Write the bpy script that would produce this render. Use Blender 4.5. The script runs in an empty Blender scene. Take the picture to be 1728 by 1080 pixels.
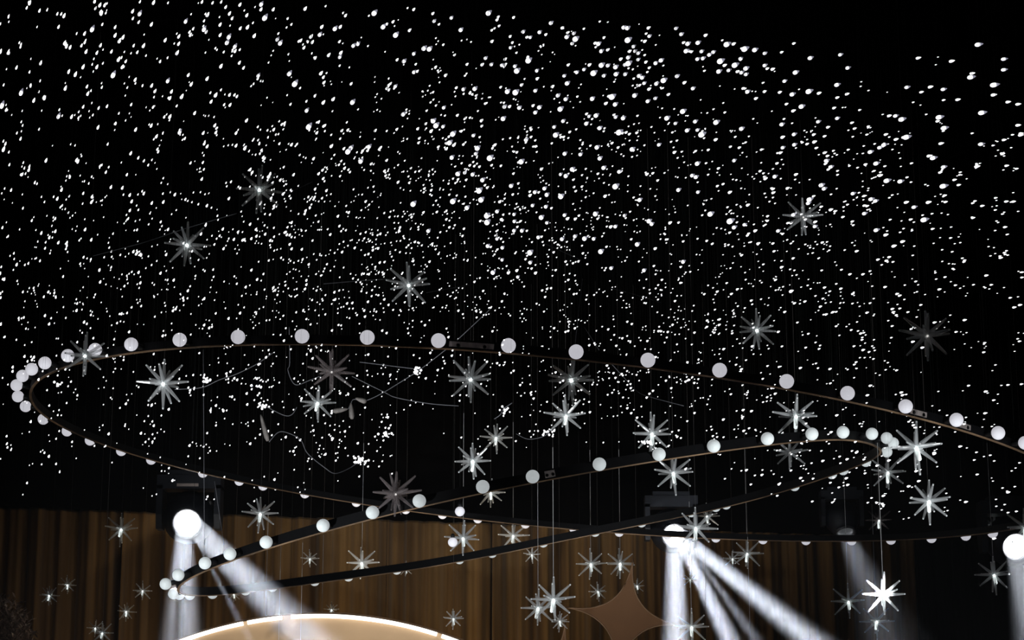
import bpy, math, random
import numpy as np
from mathutils import Vector, Matrix

random.seed(7)
rng = np.random.default_rng(11)
C = bpy.context.scene.collection
SC = bpy.context.scene

# ------------------------------------------------------------------ camera, world, lights, exposure
F = 3600.0                       # focal length in pixels of the 1728 x 1080 frame
PITCH = math.radians(13.3)
CAM = Vector((0, 0, 1.6))
cam_data = bpy.data.cameras.new('camera')
cam = bpy.data.objects.new('camera', cam_data)
C.objects.link(cam)
cam.location = CAM
cam.rotation_euler = (math.pi / 2 + PITCH, 0, 0)
cam_data.sensor_width = 36.0
cam_data.lens = F / 1728 * 36.0
cam_data.clip_end = 200
SC.camera = cam

world = bpy.data.worlds.new('world')
SC.world = world
world.use_nodes = True
world.node_tree.nodes['Background'].inputs[0].default_value = (0, 0, 0, 1)
world.node_tree.nodes['Background'].inputs[1].default_value = 0

SC.view_settings.view_transform = 'Standard'
SC.view_settings.look = 'None'
SC.view_settings.gamma = 1.0
SC.view_settings.exposure = 0.0
SC.view_settings.use_curve_mapping = False
SC.cycles.use_denoising = True
SC.cycles.max_bounces = 6
SC.cycles.diffuse_bounces = 2
SC.cycles.glossy_bounces = 2
SC.cycles.transmission_bounces = 4
SC.cycles.transparent_max_bounces = 24
SC.cycles.volume_bounces = 0
SC.cycles.sample_clamp_indirect = 4.0
SC.cycles.sample_clamp_direct = 0.0
SC.cycles.blur_glossy = 0.5


def look(o, target):
    d = Vector(target) - o.location
    o.rotation_euler = d.to_track_quat('-Z', 'Y').to_euler()


def spot(name, loc, target, watts, size_deg, blend, radius, col=(1, 1, 1), parent=None):
    l = bpy.data.lights.new(name, 'SPOT')
    l.energy = watts
    l.spot_size = math.radians(size_deg)
    l.spot_blend = blend
    l.shadow_soft_size = radius
    l.color = col
    o = bpy.data.objects.new(name, l)
    C.objects.link(o)
    o.location = loc
    look(o, target)
    if parent:
        bpy.context.view_layer.update()
        o.parent = parent
        o.matrix_parent_inverse = parent.matrix_world.inverted()
    return o


# floor-standing stage lamps (below the frame): cool wash on the hanging decor, warm uplights on the curtain; then added fills
for x in (-4.2, 4.2):
    spot('stage_wash_lamp', (x, 11.5, 0.5), (x * 0.35, 18.5, 5.1), 1500, 42, 0.8, 0.25, (0.93, 0.97, 1.0))
for x, e in ((-4.8, 20), (-3.6, 66), (-2.3, 135), (-1.0, 175), (0.3, 92), (1.6, 34)):
    spot('curtain_uplight', (x, 24.0 + 0.245 * x, 0.3), (x, 25.2 + 0.245 * x, 4.4), e, 80, 0.7, 0.2, (1.0, 0.84, 0.60))
spot('panel_fill_light', (-1.9, 17.8, 0.4), (-1.9, 22.4, 2.2), 1150, 50, 0.7, 0.2, (1.0, 0.9, 0.76))  # added unseen lamp, put in to brighten the arch panel


spot('board_fill_light', (1.2, 18.6, 0.4), (1.25, 22.9, 3.9), 150, 36, 0.7, 0.2, (1.0, 0.86, 0.7))  # unseen fill added so the star board does not go dark

# ------------------------------------------------------------------ helpers
def ray(px, py):
    v = Vector((0, math.cos(PITCH), math.sin(PITCH)))
    v += Vector((1, 0, 0)) * ((px - 864) / F)
    v += Vector((0, -math.sin(PITCH), math.cos(PITCH))) * ((540 - py) / F)
    return v


def at(px, py, d):
    """point at distance d (metres, along the hall) seen at that place of the photograph"""
    r = ray(px, py)
    return CAM + r * (d / r.y)


def project(p):
    q = Vector(p) - CAM
    z = q.y * math.cos(PITCH) + q.z * math.sin(PITCH)
    u = -q.y * math.sin(PITCH) + q.z * math.cos(PITCH)
    return 864 + F * q.x / z, 540 - F * u / z, z


def new_mat(name):
    m = bpy.data.materials.new(name)
    m.use_nodes = True
    nt = m.node_tree
    return m, nt, nt.nodes['Principled BSDF'], nt.nodes['Material Output']


def pmat(name, col, rough=0.6, metal=0.0, spec=0.5, emit=None, strength=0.0, noise=0.0, nscale=20.0, bump=0.0, sampling=None):
    m, nt, b, out = new_mat(name)
    b.inputs['Base Color'].default_value = (*col, 1)
    b.inputs['Roughness'].default_value = rough
    b.inputs['Metallic'].default_value = metal
    b.inputs['Specular IOR Level'].default_value = spec
    if emit:
        b.inputs['Emission Color'].default_value = (*emit, 1)
        b.inputs['Emission Strength'].default_value = strength
    if noise or bump:
        tc = nt.nodes.new('ShaderNodeTexCoord')
        n = nt.nodes.new('ShaderNodeTexNoise')
        n.inputs['Scale'].default_value = nscale
        n.inputs['Detail'].default_value = 4
        nt.links.new(tc.outputs['Object'], n.inputs['Vector'])
        if noise:
            r = nt.nodes.new('ShaderNodeValToRGB')
            r.color_ramp.elements[0].position = 0.3
            r.color_ramp.elements[1].position = 0.7
            r.color_ramp.elements[0].color = (*[c * (1 - noise) for c in col], 1)
            r.color_ramp.elements[1].color = (*[min(1, c * (1 + noise)) for c in col], 1)
            nt.links.new(n.outputs['Fac'], r.inputs['Fac'])
            nt.links.new(r.outputs['Color'], b.inputs['Base Color'])
        if bump:
            bp = nt.nodes.new('ShaderNodeBump')
            bp.inputs['Strength'].default_value = bump
            bp.inputs['Distance'].default_value = 0.01
            nt.links.new(n.outputs['Fac'], bp.inputs['Height'])
            nt.links.new(bp.outputs['Normal'], b.inputs['Normal'])
    if sampling:
        m.cycles.emission_sampling = sampling
    return m


def clear_mat(name, opacity, col, rough, spec=0.8):
    """clear acrylic: mostly see-through with a milky, glossy surface"""
    m, nt, b, out = new_mat(name)
    b.inputs['Base Color'].default_value = (*col, 1)
    b.inputs['Roughness'].default_value = rough
    b.inputs['Specular IOR Level'].default_value = spec
    b.inputs['Subsurface Weight'].default_value = 0
    tl = nt.nodes.new('ShaderNodeBsdfTranslucent')
    tl.inputs['Color'].default_value = (*col, 1)
    a = nt.nodes.new('ShaderNodeMixShader')
    a.inputs[0].default_value = 0.4
    nt.links.new(b.outputs[0], a.inputs[1])
    nt.links.new(tl.outputs[0], a.inputs[2])
    tr = nt.nodes.new('ShaderNodeBsdfTransparent')
    mx = nt.nodes.new('ShaderNodeMixShader')
    mx.inputs[0].default_value = opacity
    nt.links.new(tr.outputs[0], mx.inputs[1])
    nt.links.new(a.outputs[0], mx.inputs[2])
    nt.links.new(mx.outputs[0], out.inputs['Surface'])
    return m


M = {}
M['black'] = pmat('black_ceiling_paint', (0.0012, 0.0012, 0.0014), 0.95, spec=0.0, noise=0.2)
M['black_wall'] = pmat('black_drape', (0.0016, 0.0014, 0.0014), 0.95, spec=0.0, noise=0.3, nscale=6)
M['floor'] = pmat('dark_carpet', (0.012, 0.010, 0.010), 0.95, spec=0.05, noise=0.3, nscale=30)
M['rail'] = pmat('black_rail', (0.0025, 0.0025, 0.003), 0.6, spec=0.12, noise=0.2)
M['trim'] = pmat('copper_trim', (0.30, 0.19, 0.11), 0.5, metal=0.4, noise=0.85, nscale=1.6)
M['plate'] = pmat('steel_and_lit_rail', (0.42, 0.36, 0.34), 0.5, metal=0.3, noise=0.25, nscale=25)  # also paints the lit stretches of the rail face
M['socket'] = pmat('black_socket', (0.010, 0.010, 0.011), 0.5, spec=0.3, noise=0.1)
M['globe'] = pmat('frosted_globe', (0.72, 0.72, 0.76), 0.5, spec=0.3, emit=(0.93, 0.92, 1.0), strength=0.50, noise=0.10, nscale=40, sampling='NONE')
M['globe_cool'] = pmat('frosted_globe_cool', (0.68, 0.74, 0.73), 0.5, spec=0.3, emit=(0.91, 0.98, 1.0), strength=0.38, noise=0.10, nscale=40, sampling='NONE')
M['led_lens'] = pmat('bulb_lens', (0.9, 0.9, 0.95), 0.4, emit=(0.97, 0.97, 1.0), strength=1.25, noise=0.05, sampling='NONE')
M['led_cap'] = pmat('bulb_cap', (0.5, 0.5, 0.6), 0.4, emit=(0.80, 0.80, 1.0), strength=0.32, noise=0.05, sampling='NONE')
M['led_dot'] = pmat('pinpoint_bulb', (0.9, 0.9, 0.95), 0.4, emit=(0.98, 0.98, 1.0), strength=1.5, noise=0.05, sampling='NONE')
M['wire_dark'] = pmat('dark_string', (0.010, 0.011, 0.010), 0.8, spec=0.1, noise=0.1)
M['wire'] = pmat('hanging_wire', (0.17, 0.155, 0.145), 0.4, metal=0.3, noise=0.4, nscale=14)
M['strand'] = pmat('lit_bead_strand', (0.75, 0.70, 0.64), 0.3, metal=0.2, noise=0.6, nscale=60)  # beaded; stage light on the low wires is put into this paler colour
M['cable'] = pmat('grey_cable', (0.20, 0.20, 0.22), 0.55, noise=0.2)
M['plug'] = pmat('grey_plug', (0.30, 0.27, 0.25), 0.6, noise=0.2)
M['spike'] = clear_mat('clear_acrylic', 0.40, (0.90, 0.92, 0.93), 0.12, 1.0)
M['spike_smoke'] = clear_mat('smoked_acrylic', 0.42, (0.46, 0.40, 0.40), 0.25)
M['tip'] = pmat('glint_tip', (0.9, 0.92, 0.92), 0.3, spec=0.7, noise=0.05)  # white ends stand in for the glint at the spike tips
M['hub'] = clear_mat('clear_hub', 0.55, (0.85, 0.88, 0.88), 0.15)
M['core'] = pmat('star_led', (0.9, 0.95, 0.95), 0.3, emit=(0.93, 1.0, 0.99), strength=9.0, noise=0.05)
M['core_mid'] = pmat('star_led_mid', (0.9, 0.95, 0.95), 0.3, emit=(0.93, 1.0, 0.99), strength=4.0, noise=0.05)
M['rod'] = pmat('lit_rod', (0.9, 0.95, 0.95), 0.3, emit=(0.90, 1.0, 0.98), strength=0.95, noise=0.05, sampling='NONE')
M['core_dim'] = pmat('star_led_dim', (0.8, 0.8, 0.8), 0.3, emit=(1.0, 0.96, 0.92), strength=0.9, noise=0.05)
M['housing'] = pmat('lamp_housing', (0.010, 0.012, 0.018), 0.5, spec=0.4, noise=0.15)
M['bezel'] = pmat('lamp_bezel', (0.09, 0.09, 0.10), 0.35, metal=0.4, noise=0.15)
M['lens'] = pmat('lit_lens', (0.9, 0.9, 0.95), 0.2, emit=(0.95, 0.97, 1.0), strength=9.0, noise=0.02, sampling='NONE')
M['lens_dim'] = pmat('dim_lens', (0.01, 0.01, 0.012), 0.2, emit=(0.9, 0.95, 1.0), strength=0.05, noise=0.02)
M['label_plate'] = pmat('label_plate', (0.55, 0.45, 0.40), 0.6, noise=0.1)
M['tube'] = pmat('led_tube', (0.9, 0.9, 0.85), 0.4, emit=(1.0, 0.95, 0.86), strength=2.2, noise=0.03)
M['panel'] = pmat('beige_panel', (0.45, 0.325, 0.21), 0.7, spec=0.2, noise=0.05, nscale=4)
M['star_panel'] = pmat('tan_star_board', (0.24, 0.125, 0.062), 0.75, spec=0.2, noise=0.06, nscale=5)
M['star_edge'] = pmat('star_board_edge', (0.36, 0.22, 0.13), 0.6, spec=0.2, noise=0.05)
M['foliage'] = pmat('dried_foliage', (0.55, 0.41, 0.31), 0.9, spec=0.05, noise=0.5, nscale=12)


def curtain_mat():
    m, nt, b, out = new_mat('brown_satin_curtain')
    tc = nt.nodes.new('ShaderNodeTexCoord')
    mp = nt.nodes.new('ShaderNodeMapping')
    mp.inputs['Scale'].default_value = (5, 5, 0.25)
    n = nt.nodes.new('ShaderNodeTexNoise')
    n.inputs['Scale'].default_value = 1.0
    n.inputs['Detail'].default_value = 5
    r = nt.nodes.new('ShaderNodeValToRGB')
    r.color_ramp.elements[0].position = 0.32
    r.color_ramp.elements[0].color = (0.085, 0.042, 0.013, 1)
    r.color_ramp.elements[1].position = 0.68
    r.color_ramp.elements[1].color = (0.27, 0.150, 0.050, 1)
    nt.links.new(tc.outputs['Object'], mp.inputs['Vector'])
    nt.links.new(mp.outputs['Vector'], n.inputs['Vector'])
    nt.links.new(n.outputs['Fac'], r.inputs['Fac'])
    nt.links.new(r.outputs['Color'], b.inputs['Base Color'])
    b.inputs['Roughness'].default_value = 0.6
    b.inputs['Specular IOR Level'].default_value = 0.25
    b.inputs['Sheen Weight'].default_value = 0.2
    return m


M['curtain'] = curtain_mat()


class MB:
    def __init__(s):
        s.v, s.f, s.m, s.sm = [], [], [], []

    def add(s, vs, fs, mi=0, smooth=False):
        o = len(s.v)
        s.v += [tuple(v) for v in vs]
        for f in fs:
            s.f.append(tuple(i + o for i in f))
            s.m.append(mi)
            s.sm.append(smooth)

    def box(s, c, size, mi=0, mat=None):
        cx, cy, cz = c
        hx, hy, hz = [q / 2 for q in size]
        vs = [Vector((cx + a * hx, cy + b * hy, cz + d * hz)) for a in (-1, 1) for b in (-1, 1) for d in (-1, 1)]
        if mat:
            vs = [mat @ v for v in vs]
        s.add(vs, [(0, 1, 3, 2), (4, 6, 7, 5), (0, 4, 5, 1), (2, 3, 7, 6), (0, 2, 6, 4), (1, 5, 7, 3)], mi)

    def lathe(s, prof, n=16, mi=0, smooth=True, mat=None, cap=True, mis=None):
        """profile of (radius, z) turned about z"""
        vs, fs, ms = [], [], []
        for r, z in prof:
            for k in range(n):
                a = 2 * math.pi * k / n
                vs.append(Vector((r * math.cos(a), r * math.sin(a), z)))
        for i in range(len(prof) - 1):
            for k in range(n):
                fs.append((i * n + k, i * n + (k + 1) % n, (i + 1) * n + (k + 1) % n, (i + 1) * n + k))
                ms.append(mis[i] if mis else mi)
        if cap:
            fs.append(tuple(reversed(range(n))))
            ms.append(mis[0] if mis else mi)
            b = (len(prof) - 1) * n
            fs.append(tuple(b + k for k in range(n)))
            ms.append(mis[-1] if mis else mi)
        if mat:
            vs = [mat @ v for v in vs]
        o = len(s.v)
        s.v += [tuple(v) for v in vs]
        for f, mm in zip(fs, ms):
            s.f.append(tuple(i + o for i in f))
            s.m.append(mm)
            s.sm.append(smooth and len(f) == 4)

    def tube(s, pts, r, n=6, mi=0, closed=False):
        pts = [Vector(p) for p in pts]
        L = len(pts)
        vs, fs = [], []
        for i, p in enumerate(pts):
            a = pts[(i - 1) % L] if (closed or i > 0) else p
            b = pts[(i + 1) % L] if (closed or i < L - 1) else p
            t = (b - a).normalized()
            ref = Vector((0, 0, 1)) if abs(t.z) < 0.9 else Vector((1, 0, 0))
            u = t.cross(ref).normalized()
            w = u.cross(t)
            rr = r[i] if isinstance(r, (list, tuple)) else r
            for k in range(n):
                an = 2 * math.pi * k / n
                vs.append(p + (u * math.cos(an) + w * math.sin(an)) * rr)
        for i in range(L if closed else L - 1):
            j = (i + 1) % L
            for k in range(n):
                fs.append((i * n + k, i * n + (k + 1) % n, j * n + (k + 1) % n, j * n + k))
        if not closed:
            fs.append(tuple(reversed(range(n))))
            fs.append(tuple((L - 1) * n + k for k in range(n)))
        s.add(vs, fs, mi, True)

    def mesh(s, name, mats):
        me = bpy.data.meshes.new(name)
        me.from_pydata(s.v, [], s.f)
        for m in mats:
            me.materials.append(m)
        me.polygons.foreach_set('material_index', s.m)
        me.polygons.foreach_set('use_smooth', s.sm)
        me.update()
        return me

    def build(s, name, mats, parent=None):
        if not isinstance(mats, (list, tuple)):
            mats = [mats]
        return obj(name, s.mesh(name, mats), parent)


def obj(name, me, parent=None, loc=None, rot=None, scale=None):
    o = bpy.data.objects.new(name, me)
    C.objects.link(o)
    if parent is not None:
        o.parent = parent
    if loc is not None:
        o.location = loc
    if rot is not None:
        o.rotation_mode = 'QUATERNION'
        o.rotation_quaternion = rot
    if scale is not None:
        o.scale = scale
    return o


def tag(o, label, cat=None, group=None, kind=None):
    o['label'] = label
    if cat:
        o['category'] = cat
    if group:
        o['group'] = group
    if kind:
        o['kind'] = kind
    return o


def empty(name, loc):
    o = bpy.data.objects.new(name, None)
    o.empty_display_size = 0.1
    C.objects.link(o)
    o.location = loc
    return o


def smooth_path(pts, sub=6):
    pts = [Vector(p) for p in pts]
    out = []
    for i in range(len(pts) - 1):
        p0 = pts[max(i - 1, 0)]
        p1, p2 = pts[i], pts[i + 1]
        p3 = pts[min(i + 2, len(pts) - 1)]
        for k in range(sub):
            t = k / sub
            out.append(0.5 * ((2 * p1) + (p2 - p0) * t + (2 * p0 - 5 * p1 + 4 * p2 - p3) * t * t + (3 * p1 - p0 - 3 * p2 + p3) * t ** 3))
    out.append(pts[-1])
    return out


# ------------------------------------------------------------------ the hall
CEIL = 7.6
WSL = 0.245                                  # the back wall runs away to the right


def wall_y(x):
    return 25.5 + WSL * x


def slab(name, corners, thick, m, label):
    """a thick quad: corners go round, thickness along the outward normal"""
    c = [Vector(p) for p in corners]
    n = (c[1] - c[0]).cross(c[2] - c[0]).normalized() * thick
    b = MB()
    b.add(c + [p + n for p in c], [(3, 2, 1, 0), (4, 5, 6, 7), (0, 1, 5, 4), (1, 2, 6, 5), (2, 3, 7, 6), (3, 0, 4, 7)])
    o = b.build(name, m)
    return tag(o, label, None, None, 'structure')


XL, XR = -9.0, 10.0
slab('floor', [(XL, -4, 0), (XL, wall_y(XL), 0), (XR, wall_y(XR), 0), (XR, -4, 0)], 0.1, M['floor'], 'dark carpeted hall floor below the frame')
slab('ceiling', [(XL, -4, CEIL), (XR, -4, CEIL), (XR, wall_y(XR), CEIL), (XL, wall_y(XL), CEIL)], 0.1, M['black'], 'black hall ceiling behind the fairy lights')
slab('wall_back', [(XL, wall_y(XL), 0), (XL, wall_y(XL), CEIL), (XR, wall_y(XR), CEIL), (XR, wall_y(XR), 0)], 0.1, M['black_wall'], 'black back wall above and beside the brown curtain')
slab('wall_left', [(XL, -4, 0), (XL, -4, CEIL), (XL, wall_y(XL), CEIL), (XL, wall_y(XL), 0)], 0.1, M['black_wall'], 'dark side wall of the hall on the left')
slab('wall_right', [(XR, -4, 0), (XR, wall_y(XR), 0), (XR, wall_y(XR), CEIL), (XR, -4, CEIL)], 0.1, M['black_wall'], 'dark side wall of the hall on the right')

# ------------------------------------------------------------------ curtain: pleated panels hung side by side
CT = 5.07                                     # height of the curtain top


def curtain(x0, x1, seed, label, mat=None, top=CT):
    r = random.Random(seed)
    n = int((x1 - x0) / 0.014)
    ph = [r.random() * 6.28 for _ in range(4)]
    vs, fs = [], []
    zs = [0.02, 1.2, 2.4, 3.3, 3.8, 4.2, 4.6, 4.9, top - 0.03, top]
    for i in range(n + 1):
        x = x0 + (x1 - x0) * i / n
        for z in zs:
            s = (z / top)
            a = 0.055 * math.sin(x * 2 * math.pi / 0.27 + ph[0] + 0.8 * math.sin(x * 2.1 + ph[1]) + 0.25 * math.sin(z * 0.9 + x))
            a += 0.022 * math.sin(x * 2 * math.pi / 0.115 + ph[2] + 1.2 * math.sin(x * 3.7) + 0.3 * math.sin(z * 1.3))
            a += 0.05 * math.sin(x * 2 * math.pi / 0.62 + ph[3])
            vs.append((x, wall_y(x) - 0.28 + a * (1.0 - 0.25 * s), z))
    k = len(zs)
    for i in range(n):
        for j in range(k - 1):
            fs.append((i * k + j, (i + 1) * k + j, (i + 1) * k + j + 1, i * k + j + 1))
    b = MB()
    b.add(vs, fs, 0, True)
    o = b.build('curtain_panel', mat or M['curtain'])
    sol = o.modifiers.new('thickness', 'SOLIDIFY')
    sol.thickness = 0.006
    return tag(o, label, 'curtain', 'pleated curtain panels along the back wall')


def wx(px, py=960):
    """x on the curtain plane seen at px"""
    r = ray(px, py)
    s = (25.22) / (r.y - WSL * r.x)
    return r.x * s


seams = [-340, 203, 448, 655, 832, 1012, 1190, 1365, 1545]
clabels = ['dim brown pleated curtain panel at the far left beside the dried foliage',
           'brown pleated curtain panel behind the downward beam of the left spotlight',
           'brown pleated curtain panel above the crown of the lit arch',
           'brown pleated curtain panel above the falling right shoulder of the lit arch',
           'brown pleated curtain panel at the left arm of the tan star board',
           'brown pleated curtain panel behind the top point of the tan star board',
           'dark brown pleated curtain panel crossed by the slanting beams of the middle spotlight',
           'nearly black brown curtain panel at the right end behind two hanging starbursts']
for i in range(8):
    gap = 0.024 if i == 1 else -0.01
    curtain(wx(seams[i]) + gap, wx(seams[i + 1]), 40 + i, clabels[i])
curtain(wx(1545) + 0.02, XR - 0.1, 77, 'plain black drape filling the back wall at the right edge', M['black_wall'])
vb = MB()
for i in range(1):
    x0, x1 = XL + 0.02, XR - 0.02
    vs = [(x0, wall_y(x0) - 0.42, CT - 0.01), (x1, wall_y(x1) - 0.42, CT - 0.01), (x1, wall_y(x1) - 0.42, CEIL), (x0, wall_y(x0) - 0.42, CEIL)]
    vs += [(a, b + 0.04, c) for a, b, c in vs]
    vb.add(vs, [(0, 1, 2, 3), (7, 6, 5, 4), (0, 4, 5, 1), (2, 6, 7, 3), (0, 3, 7, 4), (1, 5, 6, 2)])
tag(vb.build('trim_1', M['black_wall']), 'flat black pelmet above the brown curtain', None, None, 'structure')

# ------------------------------------------------------------------ arch panel with led tube
DA = 22.3
top = at(540, 1037, DA)
AR = 652 / F * DA
acx, acz = top.x + 0.0, top.z - AR
arch = empty('arch_panel', (acx, DA, 0))
tag(arch, 'beige half-round stage panel with a glowing white tube along its curved edge', 'stage panel')
b = MB()
a0 = math.asin(max(-1, min(1, (0.02 - acz) / AR)))
NA = 96
arc = [(AR * math.cos(a0 + (math.pi - 2 * a0) * k / NA), AR * math.sin(a0 + (math.pi - 2 * a0) * k / NA) + acz) for k in range(NA + 1)]
vs = [(x, -0.05, z) for x, z in arc] + [(x, 0.05, z) for x, z in arc]
n1 = NA + 1
fs = [tuple(reversed(range(n1))), tuple(n1 + k for k in range(n1))]
fs += [(k, k + 1, n1 + k + 1, n1 + k) for k in range(NA)] + [(0, n1, 2 * n1 - 1, n1 - 1)]
b.add(vs, fs)
b.build('panel_board', M['panel'], arch)


def ang_of(px):
    x = at(px, 1050, DA).x - acx
    return math.acos(max(-1, min(1, x / (AR - 0.02))))


for p0, p1 in ((120, 250), (254, 412), (419, 477), (492, 738), (746, 860), (864, 990)):
    t = MB()
    aa, bb = ang_of(p0), ang_of(p1)
    pts = []
    for k in range(25):
        a = aa + (bb - aa) * k / 24
        pts.append(((AR - 0.022) * math.cos(a), -0.075, (AR - 0.022) * math.sin(a) + acz))
    t.tube(pts, 0.021, 8)
    t.build('light_tube', M['tube'], arch)
# slim backing rim between the tube pieces
t = MB()
pts = [((AR + 0.012) * math.cos(a), 0.0, (AR + 0.012) * math.sin(a) + acz) for a in [a0 + (math.pi - 2 * a0) * k / 80 for k in range(81)]]
t.tube(pts, 0.016, 6)
t.build('edge_rim', M['star_edge'], arch)


# ------------------------------------------------------------------ flat four-pointed star boards
def star_board(px, py, d, arm_px, rot_deg, label, stand=True, down=1.15):
    c = at(px, py, d)
    L = arm_px / F * d
    root = empty('star_board', (c.x, d, 0))
    tag(root, label, 'star board', 'four-pointed star boards on the stage')
    pts = []
    NQ = 14
    for q in range(4):
        a0 = math.radians(90 * q + 90)
        l0 = L * (down if q == 2 else 1.0)
        l1 = L * (down if q == 1 else 1.0)
        u = Vector((math.cos(a0), math.sin(a0)))
        w = Vector((math.cos(a0 + math.pi / 2), math.sin(a0 + math.pi / 2)))
        for k in range(NQ):
            t = k / NQ
            # concave curve from tip u to tip w through a waist
            wa = 0.27 * L
            p0, p1, p2 = u * l0, (u + w) * wa * 0.02, w * l1
            s = (1 - t) ** 2 * p0 + 2 * t * (1 - t) * p1 + t * t * p2
            pts.append(s + u * 0.012 * (1 - t) ** 6)
    rm = math.radians(rot_deg)
    P = [(p.x * math.cos(rm) - p.y * math.sin(rm), p.x * math.sin(rm) + p.y * math.cos(rm)) for p in pts]
    n = len(P)
    b = MB()
    cz = c.z
    vs = [(x, -0.03, z + cz) for x, z in P] + [(x, 0.03, z + cz) for x, z in P] + [(0, -0.03, cz), (0, 0.03, cz)]
    fs = [(k, (k + 1) % n, 2 * n) for k in range(n)] + [(n + (k + 1) % n, n + k, 2 * n + 1) for k in range(n)]
    fs += [((k + 1) % n, k, n + k, n + (k + 1) % n) for k in range(n)]
    b.add(vs, fs)
    b.build('star_face', M['star_panel'], root)
    e = MB()
    e.tube([(x, -0.032, z + cz) for x, z in P], 0.007, 5, closed=True)
    e.build('edge_trim', M['star_edge'], root)
    s = MB()
    s.box((0, 0.06, (cz - L * 0.3) / 2), (0.05, 0.05, cz - L * 0.3))
    s.box((0, 0.06, 0.02), (0.6, 0.4, 0.04))
    s.build('stand_post', M['rail'], root)
    return root


star_board(1054, 1041, 22.9, 98, -9, 'large tan four-pointed star board left of the middle spotlight beams')
star_board(944, 1150, 22.6, 100, -6, 'tan star board of which only the top point shows beside the arch')

# ------------------------------------------------------------------ dried foliage at the lower left
fc = at(6, 1082, 22.0)
fol = empty('dried_foliage_bush', (fc.x, fc.y, 0))
tag(fol, 'dim brown fluffy dried foliage at the lower left corner', 'foliage')
b = MB()
r = random.Random(3)
for i in range(4200):
    u = Vector((r.gauss(0, 1), r.gauss(0, 1), r.gauss(0, 1))).normalized() * (r.random() ** 0.4)
    p = Vector((u.x * 0.42 - 0.08, u.y * 0.35, fc.z - 0.12 + u.z * 0.58))
    p += Vector((r.gauss(0, .03), r.gauss(0, .03), r.gauss(0, .03)))
    q = Vector((r.gauss(0, 1), r.gauss(0, 1), r.gauss(0, 1))).normalized()
    s = Vector((r.gauss(0, 1), r.gauss(0, 1), r.gauss(0, 1))).cross(q).normalized()
    l, w = 0.03 + 0.03 * r.random(), 0.012
    b.add([p - q * l, p + s * w, p + q * l, p - s * w], [(0, 1, 2, 3)])
lv = b.build('leaf_mass', M['foliage'], fol)
lv['kind'] = 'stuff'
b = MB()
b.tube([(0, 0, 0.0), (0.03, 0, 1.2), (-0.05, 0, fc.z - 0.4)], [0.05, 0.035, 0.02], 7)
b.build('stem', M['foliage'], fol)

# ------------------------------------------------------------------ the two ring chandeliers
G1 = [(163, 591), (229, 584), (310, 577), (402.5, 571), (505.7, 568), (617.5, 571), (732.5, 570.5), (854.5, 577.5), (973, 593), (1096, 608), (1217, 626), (1329.5, 645), (1434.7, 664), (1527.7, 686.5), (1608, 709), (1680, 730), (1728, 746),
      (109.5, 599), (70, 611), (45, 621), (34, 633), (33, 650), (36, 669), (50.5, 686), (74, 707), (109, 727), (151, 743), (202, 761), (259, 776), (323.5, 799), (388.7, 813), (456.7, 819), (532, 831), (606, 847), (683, 861), (750, 867), (808, 874.6), (886.8, 884), (968, 892), (1047, 901), (1127, 905), (1207, 908), (1284, 910), (1358, 912), (1427.5, 910), (1498.7, 910), (1567.6, 907), (1631, 903.6), (1689, 900.6)]
G2 = [(461, 913), (541, 887), (630, 865.5), (703, 846), (812, 821.5), (899, 802.6), (1010.7, 786), (1114, 767), (1213, 750), (1298, 740), (1372, 732.5), (1428.5, 728.5), (1470.5, 732.5), (1494.7, 739), (1503, 747.5), (1494, 763), (1472, 777.5), (1437, 791), (1387, 802), (1331, 820), (1269, 847), (1201, 855), (1155, 865), (1075, 883.5), (997.5, 899), (916, 915), (835, 932), (772.4, 947.5), (685.7, 957), (606.5, 969), (534, 981.6), (468, 989), (411, 997), (359, 1001), (321, 1002.6), (298, 1003.5), (286, 1003), (284.5, 985), (303, 970), (341, 950), (394, 933)]
RINGS = {1: (Vector((0.314, 18.543, 4.719)), Vector((0.099, -0.010, 1)), 4.611),
         2: (Vector((0.201, 18.731, 4.234)), Vector((-0.196, -0.047, 1)), 3.251)}


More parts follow.
